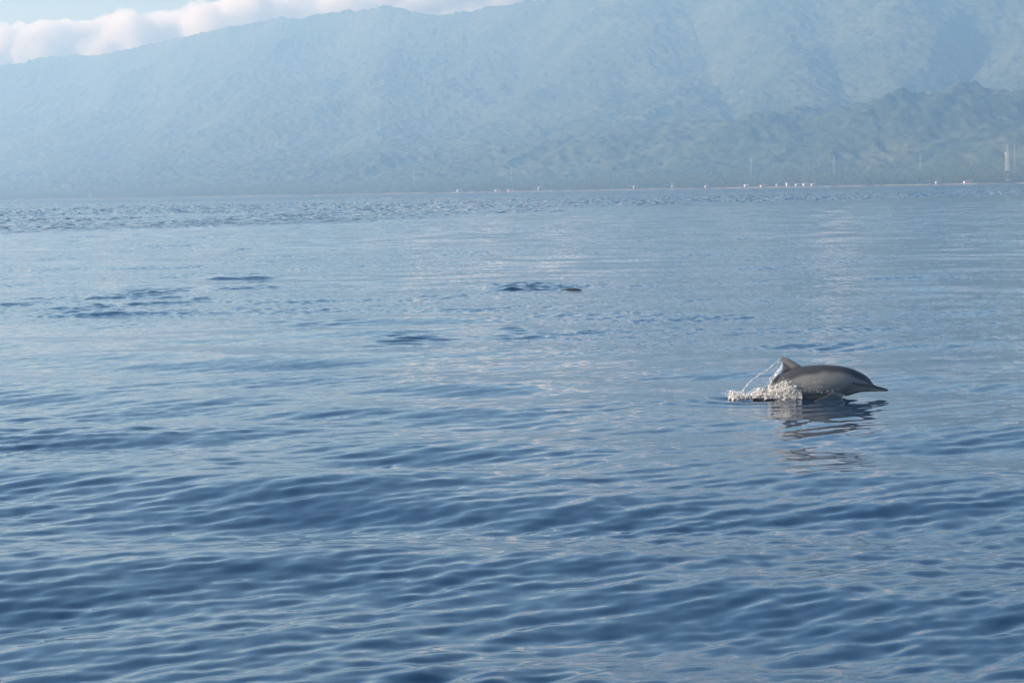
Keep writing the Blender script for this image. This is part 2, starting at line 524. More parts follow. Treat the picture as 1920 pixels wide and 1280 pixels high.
# ------------------------------------------------------------------ bank of cloud behind the range
def build_cloud():
    Yc = 19000.0
    r = random.Random(3)
    bm = bmesh.new()
    def ball(x, y, z, rad):
        bmesh.ops.create_icosphere(bm, subdivisions=2, radius=rad, matrix=Matrix.Translation((x, y, z)))
    top = [(-500, 95), (0, 52), (100, 42), (160, 32), (250, 30), (330, 20), (420, 0), (500, -8), (620, -16), (760, -40), (950, -150), (1200, -320), (1500, -320), (1900, -240), (2300, -190)]
    tx = [t[0] for t in top]; ty = [t[1] for t in top]
    px = -300.0
    while px < 2300:
        tp = float(np.interp(px, tx, ty))
        ztop = on_plane(px, tp, Yc)[2]
        rad = r.uniform(40, 95)
        X = on_plane(px, tp, Yc)[0]
        ball(X, Yc + r.uniform(-150, 250), ztop - rad * r.uniform(1.0, 1.5), rad)
        for k in range(3 if tp > -60 else 6):
            rb = r.uniform(110, 200)
            ball(X + r.uniform(-80, 80), Yc + r.uniform(-200, 300), ztop - 130 - k * (170 if tp > -60 else 230) - r.uniform(0, 70), rb * (1 if tp > -60 else 1.4))
        px += r.uniform(9, 17)
    me = bpy.data.meshes.new('cloud_bank')
    bm.to_mesh(me); bm.free()
    o = bpy.data.objects.new('cloud_bank', me)
    col.objects.link(o)
    md = o.modifiers.new('r', 'REMESH'); md.mode = 'VOXEL'; md.voxel_size = 24.0
    dg = bpy.context.evaluated_depsgraph_get()
    m2 = bpy.data.meshes.new_from_object(o.evaluated_get(dg))
    o.modifiers.clear()
    o.data = m2
    m2.name = 'cloud_bank'
    n = len(m2.vertices)
    co = np.empty(n * 3, np.float32); m2.vertices.foreach_get('co', co); co = co.reshape(-1, 3)
    no = np.empty(n * 3, np.float32); m2.vertices.foreach_get('normal', no); no = no.reshape(-1, 3)
    d = np.array([mnoise.fractal(Vector(c / 110.0), 0.8, 2.1, 5) for c in co])
    co = co + no * (d * 48.0)[:, None]
    m2.vertices.foreach_set('co', co.astype(np.float32).ravel())
    m2.update()
    m2.materials.clear()
    m2.materials.append(volume_mat('cloud_vapour', (1, 1, 1), 0.010, 0.1))
    tag(o, 'bank of warm white cumulus cloud behind the mountain ridge', 'cloud')
    return o
cloud = build_cloud()
# ------------------------------------------------------------------ dolphins
def remesh_smooth(o, voxel, smooth_it=6, fac=0.5):
    md = o.modifiers.new('r', 'REMESH'); md.mode = 'VOXEL'; md.voxel_size = voxel
    if smooth_it:
        ms = o.modifiers.new('s', 'SMOOTH'); ms.factor = fac; ms.iterations = smooth_it
    dg = bpy.context.evaluated_depsgraph_get()
    m2 = bpy.data.meshes.new_from_object(o.evaluated_get(dg))
    old = o.data
    o.modifiers.clear()
    o.data = m2
    bpy.data.meshes.remove(old)
    m2.polygons.foreach_set('use_smooth', np.ones(len(m2.polygons), bool))
    return o
ORG = np.array([DOLPHIN[0], DY, 0.0])
def dp(px, py):
    """photo pixel to the dolphin's own frame (metres, X forward, Z up)"""
    p = on_plane(px, py, DY) - ORG
    return p[0], p[2]

def loft(v, f, rings, n, close=True):
    base = len(v)
    for ring in rings: v.extend(ring)
    for i in range(len(rings) - 1):
        for j in range(n):
            a = base + i * n + j; b = base + i * n + (j + 1) % n
            f.append((a, b, b + n, a + n))
    if close:
        f.append(tuple(base + j for j in reversed(range(n))))
        f.append(tuple(base + (len(rings) - 1) * n + j for j in range(n)))

STN = [  # top, bottom (photo pixels), half width (pixels)
    ((1666.3, 730.6), (1666.2, 732.6), 1.2), ((1662, 728.2), (1661.5, 733.6), 2.6), ((1651, 725.2), (1650, 734), 3.7), ((1642, 722.4), (1640, 734), 4.7),
    ((1637.2, 719.4), (1634, 734), 6.6), ((1634, 714.5), (1629, 734.2), 9.4), ((1630, 709.3), (1623, 734.4), 12), ((1622, 702.6), (1614, 735), 15.2), ((1611, 696.6), (1603, 737.6), 18.6),
    ((1598, 691.2), (1590, 741.2), 22), ((1581, 686.6), (1573, 745), 25.4), ((1559, 684.0), (1550, 749.5), 28), ((1537, 683.6), (1527, 752), 28.6),
    ((1515, 685.0), (1503, 753), 27), ((1492, 689), (1478, 753), 24), ((1473, 695.5), (1456, 754), 20.5), ((1456, 706), (1438, 758), 16.5),
    ((1440, 722), (1421, 766), 12.5), ((1422, 740), (1404, 775), 9), ((1404, 757), (1391, 782), 6.5), ((1386, 770), (1377, 789), 5), ((1366, 781), (1362, 793), 4)]

def dolphin_color(co):
    """natural three-tone coat: dark cape, grey flank, pale belly, dark eye stripe and beak top"""
    x, y, z = co[:, 0], co[:, 1], co[:, 2]
    tx = np.array([dp(*s[0])[0] for s in STN])[::-1]; tz = np.array([dp(*s[0])[1] for s in STN])[::-1]
    bz = np.array([dp(*s[1])[1] for s in STN])[::-1]; bx = np.array([dp(*s[1])[0] for s in STN])[::-1]
    top = np.interp(x, tx, tz); bot = np.interp(x, bx, bz)
    u = (z - bot) / np.maximum(top - bot, 0.004)             # 0 belly, 1 back
    wob = np.array([mnoise.noise(Vector((c[0] * 7, c[1] * 7, c[2] * 7))) for c in co]) * 0.05
    eye = dp(1597.7, 716.8); tip = dp(1666, 731)[0]; mel = dp(1637, 719)[0]
    dark = np.array([0.056, 0.055, 0.058]); grey = np.array([0.215, 0.198, 0.180]); pale = np.array([0.36, 0.32, 0.29])
    fx0 = dp(1500, 690)[0]
    capeline = np.interp(x, [dp(1380, 780)[0], dp(1450, 720)[0], dp(1470, 700)[0], dp(1500, 690)[0], dp(1540, 690)[0], dp(1590, 690)[0], dp(1615, 700)[0], mel, tip],
                         [0.10, 0.30, 0.66, 0.74, 0.80, 0.78, 0.62, 0.55, 0.50])
    cape = smoothstep(-0.07, 0.07, u + wob - capeline)
    bellyline = np.interp(x, [dp(1440, 740)[0], dp(1530, 740)[0], dp(1580, 740)[0], dp(1610, 735)[0], mel, tip], [0.15, 0.16, 0.12, 0.22, 0.34, 0.36])
    belly = 1 - smoothstep(-0.09, 0.09, u + wob - bellyline)
    c = grey[None] * (1 - cape[:, None]) + dark[None] * cape[:, None]
    c = c * (1 - belly[:, None]) + pale[None] * belly[:, None]
    # stripe from eye to beak
    ez = np.interp(x, [eye[0], mel, tip], [eye[1] - 0.004, dp(1637, 723.5)[1], dp(1666, 730.5)[1]])
    st = np.exp(-((z - ez) / 0.017) ** 2) * smoothstep(eye[0] - 0.01, eye[0] + 0.03, x)
    c = c * (1 - 0.85 * st[:, None]) + dark[None] * 0.85 * st[:, None]
    # darker band from eye down to the flipper
    fl = dp(1572, 738)
    L = np.array([fl[0] - eye[0], fl[1] - eye[1]]); tt = np.clip(((x - eye[0]) * L[0] + (z - eye[1]) * L[1]) / (L @ L), 0, 1)
    dd = np.hypot(x - eye[0] - tt * L[0], z - eye[1] - tt * L[1])
    fs = np.exp(-(dd / 0.03) ** 2) * 0.5
    c = c * (1 - fs[:, None]) + dark[None] * 1.6 * fs[:, None]
    fp = smoothstep(0.125, 0.15, np.abs(y)) * (z < dp(1569, 735)[1])
    c = c * (1 - fp[:, None]) + np.array([0.085, 0.083, 0.083])[None] * fp[:, None]
    # thin line of the closed mouth, dark tip of the beak
    mz = np.interp(x, [dp(1603, 727)[0], mel, tip], [dp(1603, 726.5)[1], dp(1637, 727.2)[1], dp(1666, 731.6)[1]])
    ml = np.exp(-((z - mz) / 0.0035) ** 2) * smoothstep(dp(1608, 0)[0], dp(1618, 0)[0], x)
    tp = smoothstep(dp(1655, 0)[0], dp(1665, 0)[0], x)
    k = np.clip(np.maximum(ml * 0.8, tp * 0.75), 0, 1)
    c = c * (1 - k[:, None]) + dark[None] * k[:, None]
    # dorsal fin: grey centre, dark front edge
    finz = z - top
    fin = smoothstep(0.0, 0.03, finz) * (np.abs(y) < 0.05) * (x < dp(1510, 0)[0]) * (x > dp(1455, 0)[0])
    c = c * (1 - fin[:, None]) + np.array([0.26, 0.235, 0.205])[None] * fin[:, None]
    lead = np.interp(z, [dp(0, 690)[1], dp(0, 682)[1], dp(0, 673)[1], dp(0, 668)[1]], [dp(1508, 0)[0], dp(1497, 0)[0], dp(1482, 0)[0], dp(1466, 0)[0]])
    le = fin * np.exp(-((x - lead) / 0.018) ** 2)
    c = c * (1 - 0.75 * le[:, None]) + dark[None] * 0.75 * le[:, None]
    return c

def skin_material():
    m = bpy.data.materials.new('dolphin_skin')
    m.use_nodes = True
    nt = m.node_tree; N = nt.nodes; L = nt.links
    b = N['Principled BSDF']
    at = N.new('ShaderNodeAttribute'); at.attribute_name = 'coat'
    tc = N.new('ShaderNodeTexCoord')
    n = N.new('ShaderNodeTexNoise'); n.inputs['Scale'].default_value = 30; n.inputs['Detail'].default_value = 5
    L.new(tc.outputs['Object'], n.inputs['Vector'])
    r = N.new('ShaderNodeMapRange'); r.inputs['To Min'].default_value = 0.82; r.inputs['To Max'].default_value = 1.18
    L.new(n.outputs['Fac'], r.inputs['Value'])
    s = N.new('ShaderNodeVectorMath'); s.operation = 'SCALE'
    L.new(at.outputs['Color'], s.inputs[0]); L.new(r.outputs['Result'], s.inputs['Scale'])
    L.new(s.outputs['Vector'], b.inputs['Base Color'])
    b.inputs['Roughness'].default_value = 0.40
    b.inputs['Specular IOR Level'].default_value = 0.45
    return m
SKIN = skin_material()
EYE = simple_mat('eye_dark', (0.008, 0.007, 0.007), 0.12, 0.6)

def build_dolphin():
    v, f = [], []
    n = 36
    rings = []
    K = np.array([[*t, *b, w] for (t, b, w) in STN], float)
    fine = []
    for i in range(len(K) - 1):
        p0, p1, p2, p3 = K[max(i - 1, 0)], K[i], K[i + 1], K[min(i + 2, len(K) - 1)]
        for t_ in (0, .25, .5, .75):
            fine.append(.5 * (2 * p1 + (p2 - p0) * t_ + (2 * p0 - 5 * p1 + 4 * p2 - p3) * t_ ** 2 + (3 * p1 - p0 - 3 * p2 + p3) * t_ ** 3))
    fine.append(K[-1])
    for q5 in fine:
        t, b, w = (q5[0], q5[1]), (q5[2], q5[3]), max(q5[4], 0.8)
        tx, tz = dp(*t); bx, bz = dp(*b)
        c = ((tx + bx) / 2, (tz + bz) / 2); hx, hz = (tx - bx) / 2, (tz - bz) / 2
        wm = w / PXM
        ring = []
        for j in range(n):
            a = 2 * math.pi * j / n
            ca, sa = math.cos(a), math.sin(a)
            wy = wm * math.copysign(abs(sa) ** 0.9, sa) * (1 - 0.10 * ca)
            ring.append((c[0] + hx * ca, wy, c[1] + hz * ca))
        rings.append(ring)
    loft(v, f, rings, n)
    # dorsal fin
    FIN = [((1514, 694), (1460, 709), 5.0), ((1506, 688), (1464, 699), 4.6), ((1497, 682.2), (1467.6, 692), 3.6), ((1489, 677.0), (1468.6, 686), 2.9), ((1481, 672.4), (1467.2, 680.5), 2.2),
           ((1474, 669.4), (1464.6, 675.5), 1.6), ((1469, 668.0), (1462.6, 672), 1.2), ((1465.5, 667.8), (1461.8, 670), 0.8)]
    rings = []
    for (l, t, w) in FIN:
        lx, lz = dp(*l); tx, tz = dp(*t)
        ring = []
        for k in range(16):
            a = 2 * math.pi * k / 16
            s = (1 + math.cos(a)) / 2
            ring.append((tx + (lx - tx) * s, w / PXM * math.sin(a) * (0.35 + 0.65 * s), tz + (lz - tz) * s))
        rings.append(ring)
    loft(v, f, rings, 16)
    # flippers, one each side, swept down and back
    for sgn in (-1, 1):
        root = np.array([dp(1569, 738)[0], sgn * 0.115, dp(1569, 738)[1]])
        d = np.array([-0.66, sgn * 0.42, -0.34]); d /= np.linalg.norm(d)
        chord = np.array([0.62, sgn * 0.10, -0.55]); chord /= np.linalg.norm(chord)
        nrm = np.cross(d, chord); nrm /= np.linalg.norm(nrm)
        rings = []
        for (t, c, w, back) in ((-0.03, 0.10, 0.018, 0), (0.05, 0.105, 0.016, 0.0), (0.13, 0.09, 0.012, 0.02), (0.20, 0.062, 0.009, 0.045), (0.255, 0.03, 0.006, 0.07), (0.275, 0.012, 0.004, 0.085)):
            o = root + d * t - chord * back
            rings.append([tuple(o + chord * c * 0.5 * math.cos(2 * math.pi * k / 14) + nrm * w * math.sin(2 * math.pi * k / 14)) for k in range(14)])
        loft(v, f, rings, 14)
    # tail flukes
    c0 = np.array([dp(1372, 785)[0], 0, dp(1372, 785)[1]])
    ax = np.array([dp(1372, 785)[0] - dp(1400, 768)[0], 0, dp(1372, 785)[1] - dp(1400, 768)[1]]); ax /= np.linalg.norm(ax)
    up = np.array([-ax[2], 0, ax[0]])
    for sgn in (-1, 1):
        rings = []
        for (yy, c, back, w) in ((-0.02, 0.15, 0.0, 0.016), (0.07, 0.135, 0.03, 0.013), (0.15, 0.095, 0.075, 0.009), (0.215, 0.045, 0.125, 0.006), (0.245, 0.015, 0.155, 0.004)):
            o = c0 + np.array([0, sgn * yy, 0]) + ax * back
            rings.append([tuple(o + ax * c * 0.5 * math.cos(2 * math.pi * k / 12) + up * w * math.sin(2 * math.pi * k / 12)) for k in range(12)])
        loft(v, f, rings, 12)
    body = mesh_obj('body', v, f)
    bm = bmesh.new(); bm.from_mesh(body.data)
    bmesh.ops.recalc_face_normals(bm, faces=bm.faces)
    bm.to_mesh(body.data); bm.free()
    remesh_smooth(body, 0.006, 8, 0.5)
    me = body.data
    nn = len(me.vertices)
    co = np.empty(nn * 3, np.float32); me.vertices.foreach_get('co', co); co = co.reshape(-1, 3)
    cc = np.ones((nn, 4), np.float32); cc[:, :3] = dolphin_color(co)
    a = me.attributes.new('coat', 'FLOAT_COLOR', 'POINT')
    a.data.foreach_set('color', cc.ravel())
    me.materials.append(SKIN)
    root = empty('dolphin')
    body.parent = root
    ex, ez = dp(1597.7, 716.8)
    for sgn in (-1, 1):
        bm = bmesh.new()
        bmesh.ops.create_uvsphere(bm, u_segments=12, v_segments=8, radius=0.011)
        m = bpy.data.meshes.new('eye'); bm.to_mesh(m); bm.free()
        m.materials.append(EYE)
        e = bpy.data.objects.new('eye', m); col.objects.link(e); e.parent = root
        # sit in the skin: find body surface along y
        side = co[(np.abs(co[:, 0] - ex) < 0.012) & (np.abs(co[:, 2] - ez) < 0.012) & (co[:, 1] * sgn > 0)]
        yy = float(np.abs(side[:, 1]).max()) if len(side) else 0.11
        e.location = (ex, sgn * (yy - 0.005), ez)
        e.scale = (1.15, 0.7, 0.8)
    return root
dolphin = build_dolphin()
dolphin.location = ORG
tag(dolphin, 'grey dolphin leaping half out of the water with long beak and raised dorsal fin', 'dolphin')

# the second one, only the top of its head and back awash
d2 = copy_tree(dolphin)
p2 = on_water(1052, 545)
d2.location = (p2[0] - 0.02, p2[1], -0.315)
d2.rotation_euler = (math.radians(32), math.radians(-17), math.radians(-8))
tag(d2, 'dark dolphin back barely breaking the surface beside a swirl of ripples', 'dolphin')

# ------------------------------------------------------------------ splash behind the leaping dolphin
def water_white(name, colr, trans):
    m = bpy.data.materials.new(name)
    m.use_nodes = True
    nt = m.node_tree; N = nt.nodes; L = nt.links
    b = N['Principled BSDF']
    tc = N.new('ShaderNodeTexCoord')
    n = N.new('ShaderNodeTexNoise'); n.inputs['Scale'].default_value = 35; n.inputs['Detail'].default_value = 4
    L.new(tc.outputs['Object'], n.inputs['Vector'])
    r = N.new('ShaderNodeValToRGB')
    r.color_ramp.elements[0].position = 0.36; r.color_ramp.elements[0].color = (*[c * 0.62 for c in colr], 1)
    r.color_ramp.elements[1].position = 0.6; r.color_ramp.elements[1].color = (*colr, 1)
    L.new(n.outputs['Fac'], r.inputs['Fac']); L.new(r.outputs['Color'], b.inputs['Base Color'])
    b.inputs['Roughness'].default_value = 0.18 if trans > 0 else 0.55
    b.inputs['IOR'].default_value = 1.333
    b.inputs['Transmission Weight'].default_value = trans
    b.inputs['Subsurface Weight'].default_value = 0.7
    b.inputs['Subsurface Radius'].default_value = (1, 1, 1)
    b.inputs['Subsurface Scale'].default_value = 0.02
    return m
def blobs(name, balls, voxel, mat, parent, disp=0.0, smooth_it=2):
    bm = bmesh.new()
    for (x, y, z, r, sz, *e) in balls:
        sx = e[0] if e else 1.0
        bmesh.ops.create_icosphere(bm, subdivisions=1 if r < 0.02 else 2, radius=r, matrix=Matrix.Translation((x, y, z)) @ Matrix.Rotation(-0.5, 4, 'Y') @ Matrix.Diagonal((sx, 1, sz, 1)))
    me = bpy.data.meshes.new(name); bm.to_mesh(me); bm.free()
    o = bpy.data.objects.new(name, me); col.objects.link(o)
    remesh_smooth(o, voxel, smooth_it, 0.5)
    if disp:
        m = o.data; nn = len(m.vertices)
        co = np.empty(nn * 3, np.float32); m.vertices.foreach_get('co', co); co = co.reshape(-1, 3)
        no = np.empty(nn * 3, np.float32); m.vertices.foreach_get('normal', no); no = no.reshape(-1, 3)
        d = np.array([mnoise.fractal(Vector(c * 22.0), 0.8, 2.2, 4) for c in co])
        m.vertices.foreach_set('co', (co + no * (d * disp)[:, None]).astype(np.float32).ravel()); m.update()
    o.data.materials.append(mat)
    o.parent = parent
    return o
splash = empty('splash', ORG)
tag(splash, 'white splash and thrown water trailing from the leaping dolphin fin', 'splash')
R = random.Random(12)
top_edge = [(1366, 737), (1372, 732), (1378, 730.5), (1384, 735), (1390, 733), (1398, 736), (1404, 739), (1408, 736), (1416, 730), (1422, 726), (1430, 727), (1437, 729),
            (1443, 722), (1450, 718), (1457, 718), (1465, 715), (1473, 710), (1481, 711), (1489, 715), (1495, 722), (1500, 730), (1506, 737)]
def body_half(px):
    return float(np.interp(px, [1390, 1404, 1421, 1440, 1456, 1473, 1492, 1515, 1540], [0, .02, .05, .08, .11, .13, .145, .16, .165]))
foam = []
for i in range(1150):
    px = R.uniform(1368, 1501) if i % 3 else R.uniform(1412, 1496)
    te = float(np.interp(px, [t[0] for t in top_edge], [t[1] for t in top_edge]))
    k = R.random() ** 0.9
    rp = R.uniform(0.9, 2.6) * (1.2 - 0.6 * k)
    te = 748 - (748 - te) * 0.86
    py = 748 - (748 - te - rp) * k
    x, z = dp(px, py)
    r = rp / PXM
    bh = body_half(px)
    y = -bh * math.sqrt(max(0.05, 1 - (0.55 * k) ** 2)) - R.uniform(-0.012, 0.022) * (1.6 - k)
    if px < 1440: y = R.uniform(-0.14, 0.12) * (1 - 0.5 * k)
    elif i % 6 == 0: y = -y
    foam.append((x, y, max(z, -0.05), r, R.uniform(0.6, 0.9), R.uniform(1.0, 2.2)))
    if R.random() < 0.22:                                    # loose spray above the foam
        x, z = dp(px + R.gauss(0, 3), te - abs(R.gauss(0, 5)))
        foam.append((x, y, z, R.uniform(0.3, 0.6) / PXM, 1.0))
fo = blobs('foam', foam, 0.0048, water_white('splash_foam', (0.66, 0.60, 0.53), 0.0), splash, 0.005, 10)
fo['kind'] = 'stuff'
ico = bmesh.new(); bmesh.ops.create_icosphere(ico, subdivisions=1, radius=1.0)
iv = np.array([v.co[:] for v in ico.verts]); ifc = np.array([[v.index for v in f.verts] for f in ico.faces]); ico.free()
sv, sf, nb = [], [], 0
for i in range(4200):
    px = R.uniform(1367, 1501) if i % 2 else min(1500, max(1410, R.gauss(1464, 22)))
    te = float(np.interp(px, [t[0] for t in top_edge], [t[1] for t in top_edge]))
    k = abs(R.gauss(0.40, 0.34))
    if k > 1.0: k = R.uniform(0.2, 1.08)
    px -= abs(R.gauss(0, 7)) * k
    x, z = dp(px, 745 - (745 - te) * k)
    bh = body_half(px)
    y = -bh * math.sqrt(max(0.05, 1 - (0.5 * min(k, 1)) ** 2)) - abs(R.gauss(0.018, 0.018))
    if px < 1440: y = R.uniform(-0.15, 0.10)
    rr_ = min(0.0085, 0.0018 * math.exp(abs(R.gauss(0, 0.62)))) 
    sv.append(iv * np.array([rr_ * R.uniform(1, 1.8), rr_, rr_]) + np.array([x, y, max(z, -0.02)])); sf.append(ifc + nb); nb += len(iv)
sp_ = mesh_obj('spray', np.concatenate(sv), np.concatenate(sf), water_white('spray_drops', (0.92, 0.87, 0.80), 0.0), splash, True)
sp_['kind'] = 'stuff'
def chain(pts, r0, r1, step=1.0, jit=0.5, y0=0.0, y1=0.0, gap=0.0):
    out = []
    P = [np.array(p, float) for p in pts]
    seg = [np.linalg.norm(P[i + 1] - P[i]) for i in range(len(P) - 1)]
    tot = sum(seg); t = 0.0
    while t < tot:
        u, i = t, 0
        while u > seg[i] and i < len(seg) - 1: u -= seg[i]; i += 1
        p = P[i] + (P[i + 1] - P[i]) * (u / seg[i])
        f = t / tot
        if R.random() > gap:
            x, z = dp(p[0] + R.gauss(0, jit * .5), p[1] + R.gauss(0, jit * .5))
            rr = (r0 + (r1 - r0) * f) * R.uniform(0.65, 1.3)
            out.append((x, y0 + (y1 - y0) * f + R.gauss(0, 0.004), z, rr / PXM, 1.0))
        t += step * R.uniform(0.6, 1.1)
    return out
strings = []
strings += chain([(1462.5, 673), (1457, 677.5), (1440, 692.7), (1427, 700), (1411, 712), (1402.5, 719.4), (1396, 728.8), (1391, 736)], 0.9, 1.5, 0.8, 0.35)
strings += chain([(1463, 676), (1459, 681), (1454, 689), (1450.5, 696)], 0.9, 0.7, 1.0, 0.7, 0, -0.03, 0.1)
strings += chain([(1466, 682), (1465, 690), (1460, 696), (1456, 702), (1452, 708), (1447, 712), (1443, 720), (1438, 728)], 1.5, 1.1, 0.8, 0.9, -0.01, -0.08)
for q in range(16):                                          # thin torn sheet falling from the trailing edge
    f0 = q / 15.0
    a0 = (1466 - 13 * f0 + R.gauss(0, 1), 682 + 24 * f0 + R.gauss(0, 1.5)); a1 = (a0[0] - R.uniform(5, 14), a0[1] + R.uniform(10, 20)); a2 = (a1[0] - R.uniform(3, 9), min(738, a1[1] + R.uniform(10, 22)))
    strings += chain([a0, a1, a2], R.uniform(.5, .95), R.uniform(.3, .6), 0.9, 0.9, -0.01, R.uniform(-.10, .04), R.uniform(0.1, 0.45))
strings += chain([(1467, 679), (1467, 687), (1463, 694)], 1.2, 1.3, 0.9, 0.6, -0.01, -0.03)
strings += chain([(1450, 704), (1443, 708), (1442, 713)], 1.3, 1.1, 0.9, 0.9, -0.05, -0.08, 0.1)
strings += chain([(1440, 692.7), (1437, 697), (1433, 700)], 0.9, 0.7, 0.9, 0.8, 0, 0, 0.15)
strings += chain([(1432, 700), (1431, 708), (1432, 716), (1433, 724)], 0.8, 0.8, 1.5, 0.6, 0, -0.03, 0.3)
for (px, py, r) in ((1420.3, 711, 1.3), (1420, 713, 1.0), (1425, 720, 1.1), (1427, 724, 1.1), (1430.5, 706, 1.1), (1418, 717, 0.7), (1422, 722, 0.8), (1436, 714, .7), (1415, 724, .7), (1447, 700, .7), (1441, 703, .6), (1407, 733, 1.2)):
    x, z = dp(px, py); strings.append((x, R.uniform(-0.05, 0.02), z, r / PXM, 1.15))
ws = blobs('water_strand', strings, 0.0042, water_white('thrown_water', (0.88, 0.89, 0.90), 0.45), splash, 0.0, 1)
ws['kind'] = 'stuff'
drops = []
for i in range(46):
    px = R.uniform(1500, 1574); py = 729.5 + R.gauss(0, 2.2) + (px - 1500) * 0.02
    if i % 4 == 0: px = R.uniform(1500, 1560); py = R.uniform(712, 728)
    if i % 6 == 1: px = R.uniform(1570, 1578); py = R.uniform(736, 748)
    x, z = dp(px, py)
    drops.append((x, -body_half(px) * 0.98 - 0.015 - (0.05 if py > 735 else 0), z, R.uniform(0.5, 1.25) / PXM, 1.0))
dr = blobs('droplet', drops, 0.0035, water_white('droplet_water', (0.85, 0.86, 0.87), 0.55), splash, 0.0, 0)
dr['kind'] = 'stuff'

# ------------------------------------------------------------------ far shore: palms, houses, masts, boats
BARK = simple_mat('palm_bark', (0.13, 0.105, 0.075), 0.9, 0.1)
FROND = simple_mat('palm_frond', (0.115, 0.14, 0.060), 0.7, 0.2, 0.3, 0.6)
LEAF = simple_mat('tree_leaf', (0.105, 0.125, 0.060), 0.8, 0.1, 0.35, 0.3)
def palm_parts(r, h, nf):
    """trunk (verts, faces) and crown (verts, faces) of a coconut palm with a leaning stem and drooping fronds"""
    t = MB(); lean = Vector((r.uniform(-.12, .12), r.uniform(-.12, .12), 0)) * h
    P = [Vector((0, 0, -0.6)), lean * 0.25 + Vector((0, 0, h * .5)), lean + Vector((0, 0, h))]
    t.bar(P[0], P[1], 0.26, 4, 0.19); t.bar(P[1], P[2], 0.19, 4, 0.14)
    c = MB()
    for k in range(nf):
        a = 2 * math.pi * (k + r.random() * .7) / nf
        up = r.uniform(-0.35, 0.9); L = r.uniform(3.6, 5.2)
        d = Vector((math.cos(a), math.sin(a), 0)); side = Vector((-math.sin(a), math.cos(a), 0))
        p0 = P[2]; p1 = p0 + d * L * .5 + Vector((0, 0, L * .32 * up + .3)); p2 = p0 + d * L * (0.85 if up > 0 else .7) + Vector((0, 0, L * (.22 * up - .32)))
        w = r.uniform(0.55, 0.85)
        c.add([p0 + side * .1, p0 - side * .1, p1 - side * w - Vector((0, 0, .25)), p1 + Vector((0, 0, .12)), p1 + side * w - Vector((0, 0, .25)), p2],
              [(0, 3, 4), (0, 1, 3), (1, 2, 3), (3, 2, 5), (4, 3, 5)])
    return t, c
r = random.Random(77)
protos = []
for k in range(5):
    h = r.uniform(11, 17)
    t, c = palm_parts(r, h, 11)
    protos.append((t, c, h))
def place_palm(px, s, proto, first_mesh={}):
    t, c, h = proto
    key = id(t)
    p = land_at(px, s)
    root = empty('coconut_palm', p, r.uniform(0, 6.28))
    k = r.uniform(0.85, 1.2); root.scale = (k, k, k)
    if key not in first_mesh:
        a = t.build('trunk', BARK); b = c.build('crown', FROND)
        first_mesh[key] = (a.data, b.data)
    else:
        ma, mc = first_mesh[key]
        a = bpy.data.objects.new('trunk', ma); b = bpy.data.objects.new('crown', mc)
        col.objects.link(a); col.objects.link(b)
    a.parent = root; b.parent = root
    tag(root, 'tall coconut palm in the front row along the far beach', 'palm tree', 'coconut palms along the far beach')
px = 1930.0
while px > 640:
    place_palm(px + r.uniform(-4, 4), r.uniform(16, 60), protos[r.randrange(5)])
    px -= r.uniform(6, 14)
# the rest of the wood behind the beach reads as one mass
def build_wood():
    mbt = MB()
    allv, allf = [], []
    base = 0
    rr = np.random.default_rng(9)
    pv = []
    for k in range(6):
        t, c = palm_parts(random.Random(100 + k), 12 + k * 0.8, 7)
        m = MB(); m.add(t.v, t.f); m.add(c.v, c.f)
        tri = [f for q in m.f for f in ([q] if len(q) == 3 else [(q[0], q[i], q[i + 1]) for i in range(1, len(q) - 1)])]
        pv.append((np.array(m.v), np.array(tri)))
    for k in range(5):                                   # broad-leaved trees: ragged clump of leaf faces
        q = random.Random(200 + k); v, f = [], []
        for i in range(38):
            d = Vector((q.gauss(0, 1), q.gauss(0, 1), q.gauss(0, .7))).normalized() * (q.random() ** .4)
            cpt = Vector((d.x * 4.6, d.y * 4.6, 7.0 + d.z * 4.0))
            nrm = Vector((q.gauss(0, 1), q.gauss(0, 1), q.gauss(.5, 1))).normalized()
            e1 = nrm.orthogonal().normalized() * q.uniform(.7, 1.5); e2 = nrm.cross(e1).normalized() * q.uniform(.7, 1.5)
            b0 = len(v); v += [cpt - e1, cpt + e2, cpt + e1 * .9]; f.append((b0, b0 + 1, b0 + 2))
        pv.append((np.array(v), np.array(f)))
    N = 5200
    pxs = rr.uniform(-120, 2040, N)
    ss = 14 + 820 * rr.random(N) ** 1.7
    X = np.zeros(N)
    for _ in range(40): X = (pxs - W / 2) / F * (shore_y(X) + ss)
    Zg = land_height(X[None, :], ss[None, :])[0]
    Yg = shore_y(X) + ss
    nv = 0
    for i in range(N):
        v, f = pv[rr.integers(0, len(pv))]
        a = rr.random() * 6.28; k = rr.uniform(.75, 1.25)
        ca, sa = math.cos(a) * k, math.sin(a) * k
        allv.append(np.stack([v[:, 0] * ca - v[:, 1] * sa + X[i], v[:, 0] * sa + v[:, 1] * ca + Yg[i], v[:, 2] * k + Zg[i]], -1))
        allf.append(f + nv); nv += len(v)
    V = np.concatenate(allv); Fc = np.concatenate(allf)
    me = bpy.data.meshes.new('coastal_wood')
    me.vertices.add(len(V)); me.vertices.foreach_set('co', V.astype(np.float32).ravel())
    me.loops.add(len(Fc) * 3); me.loops.foreach_set('vertex_index', Fc.astype(np.int32).ravel())
    me.polygons.add(len(Fc)); me.polygons.foreach_set('loop_start', np.arange(len(Fc), dtype=np.int32) * 3)
    me.update(calc_edges=True)
    me.materials.append(LEAF)
    o = bpy.data.objects.new('coastal_wood', me); col.objects.link(o)
    tag(o, 'hazy belt of palms and leafy trees behind the far beach', 'wood', kind='stuff')
build_wood()

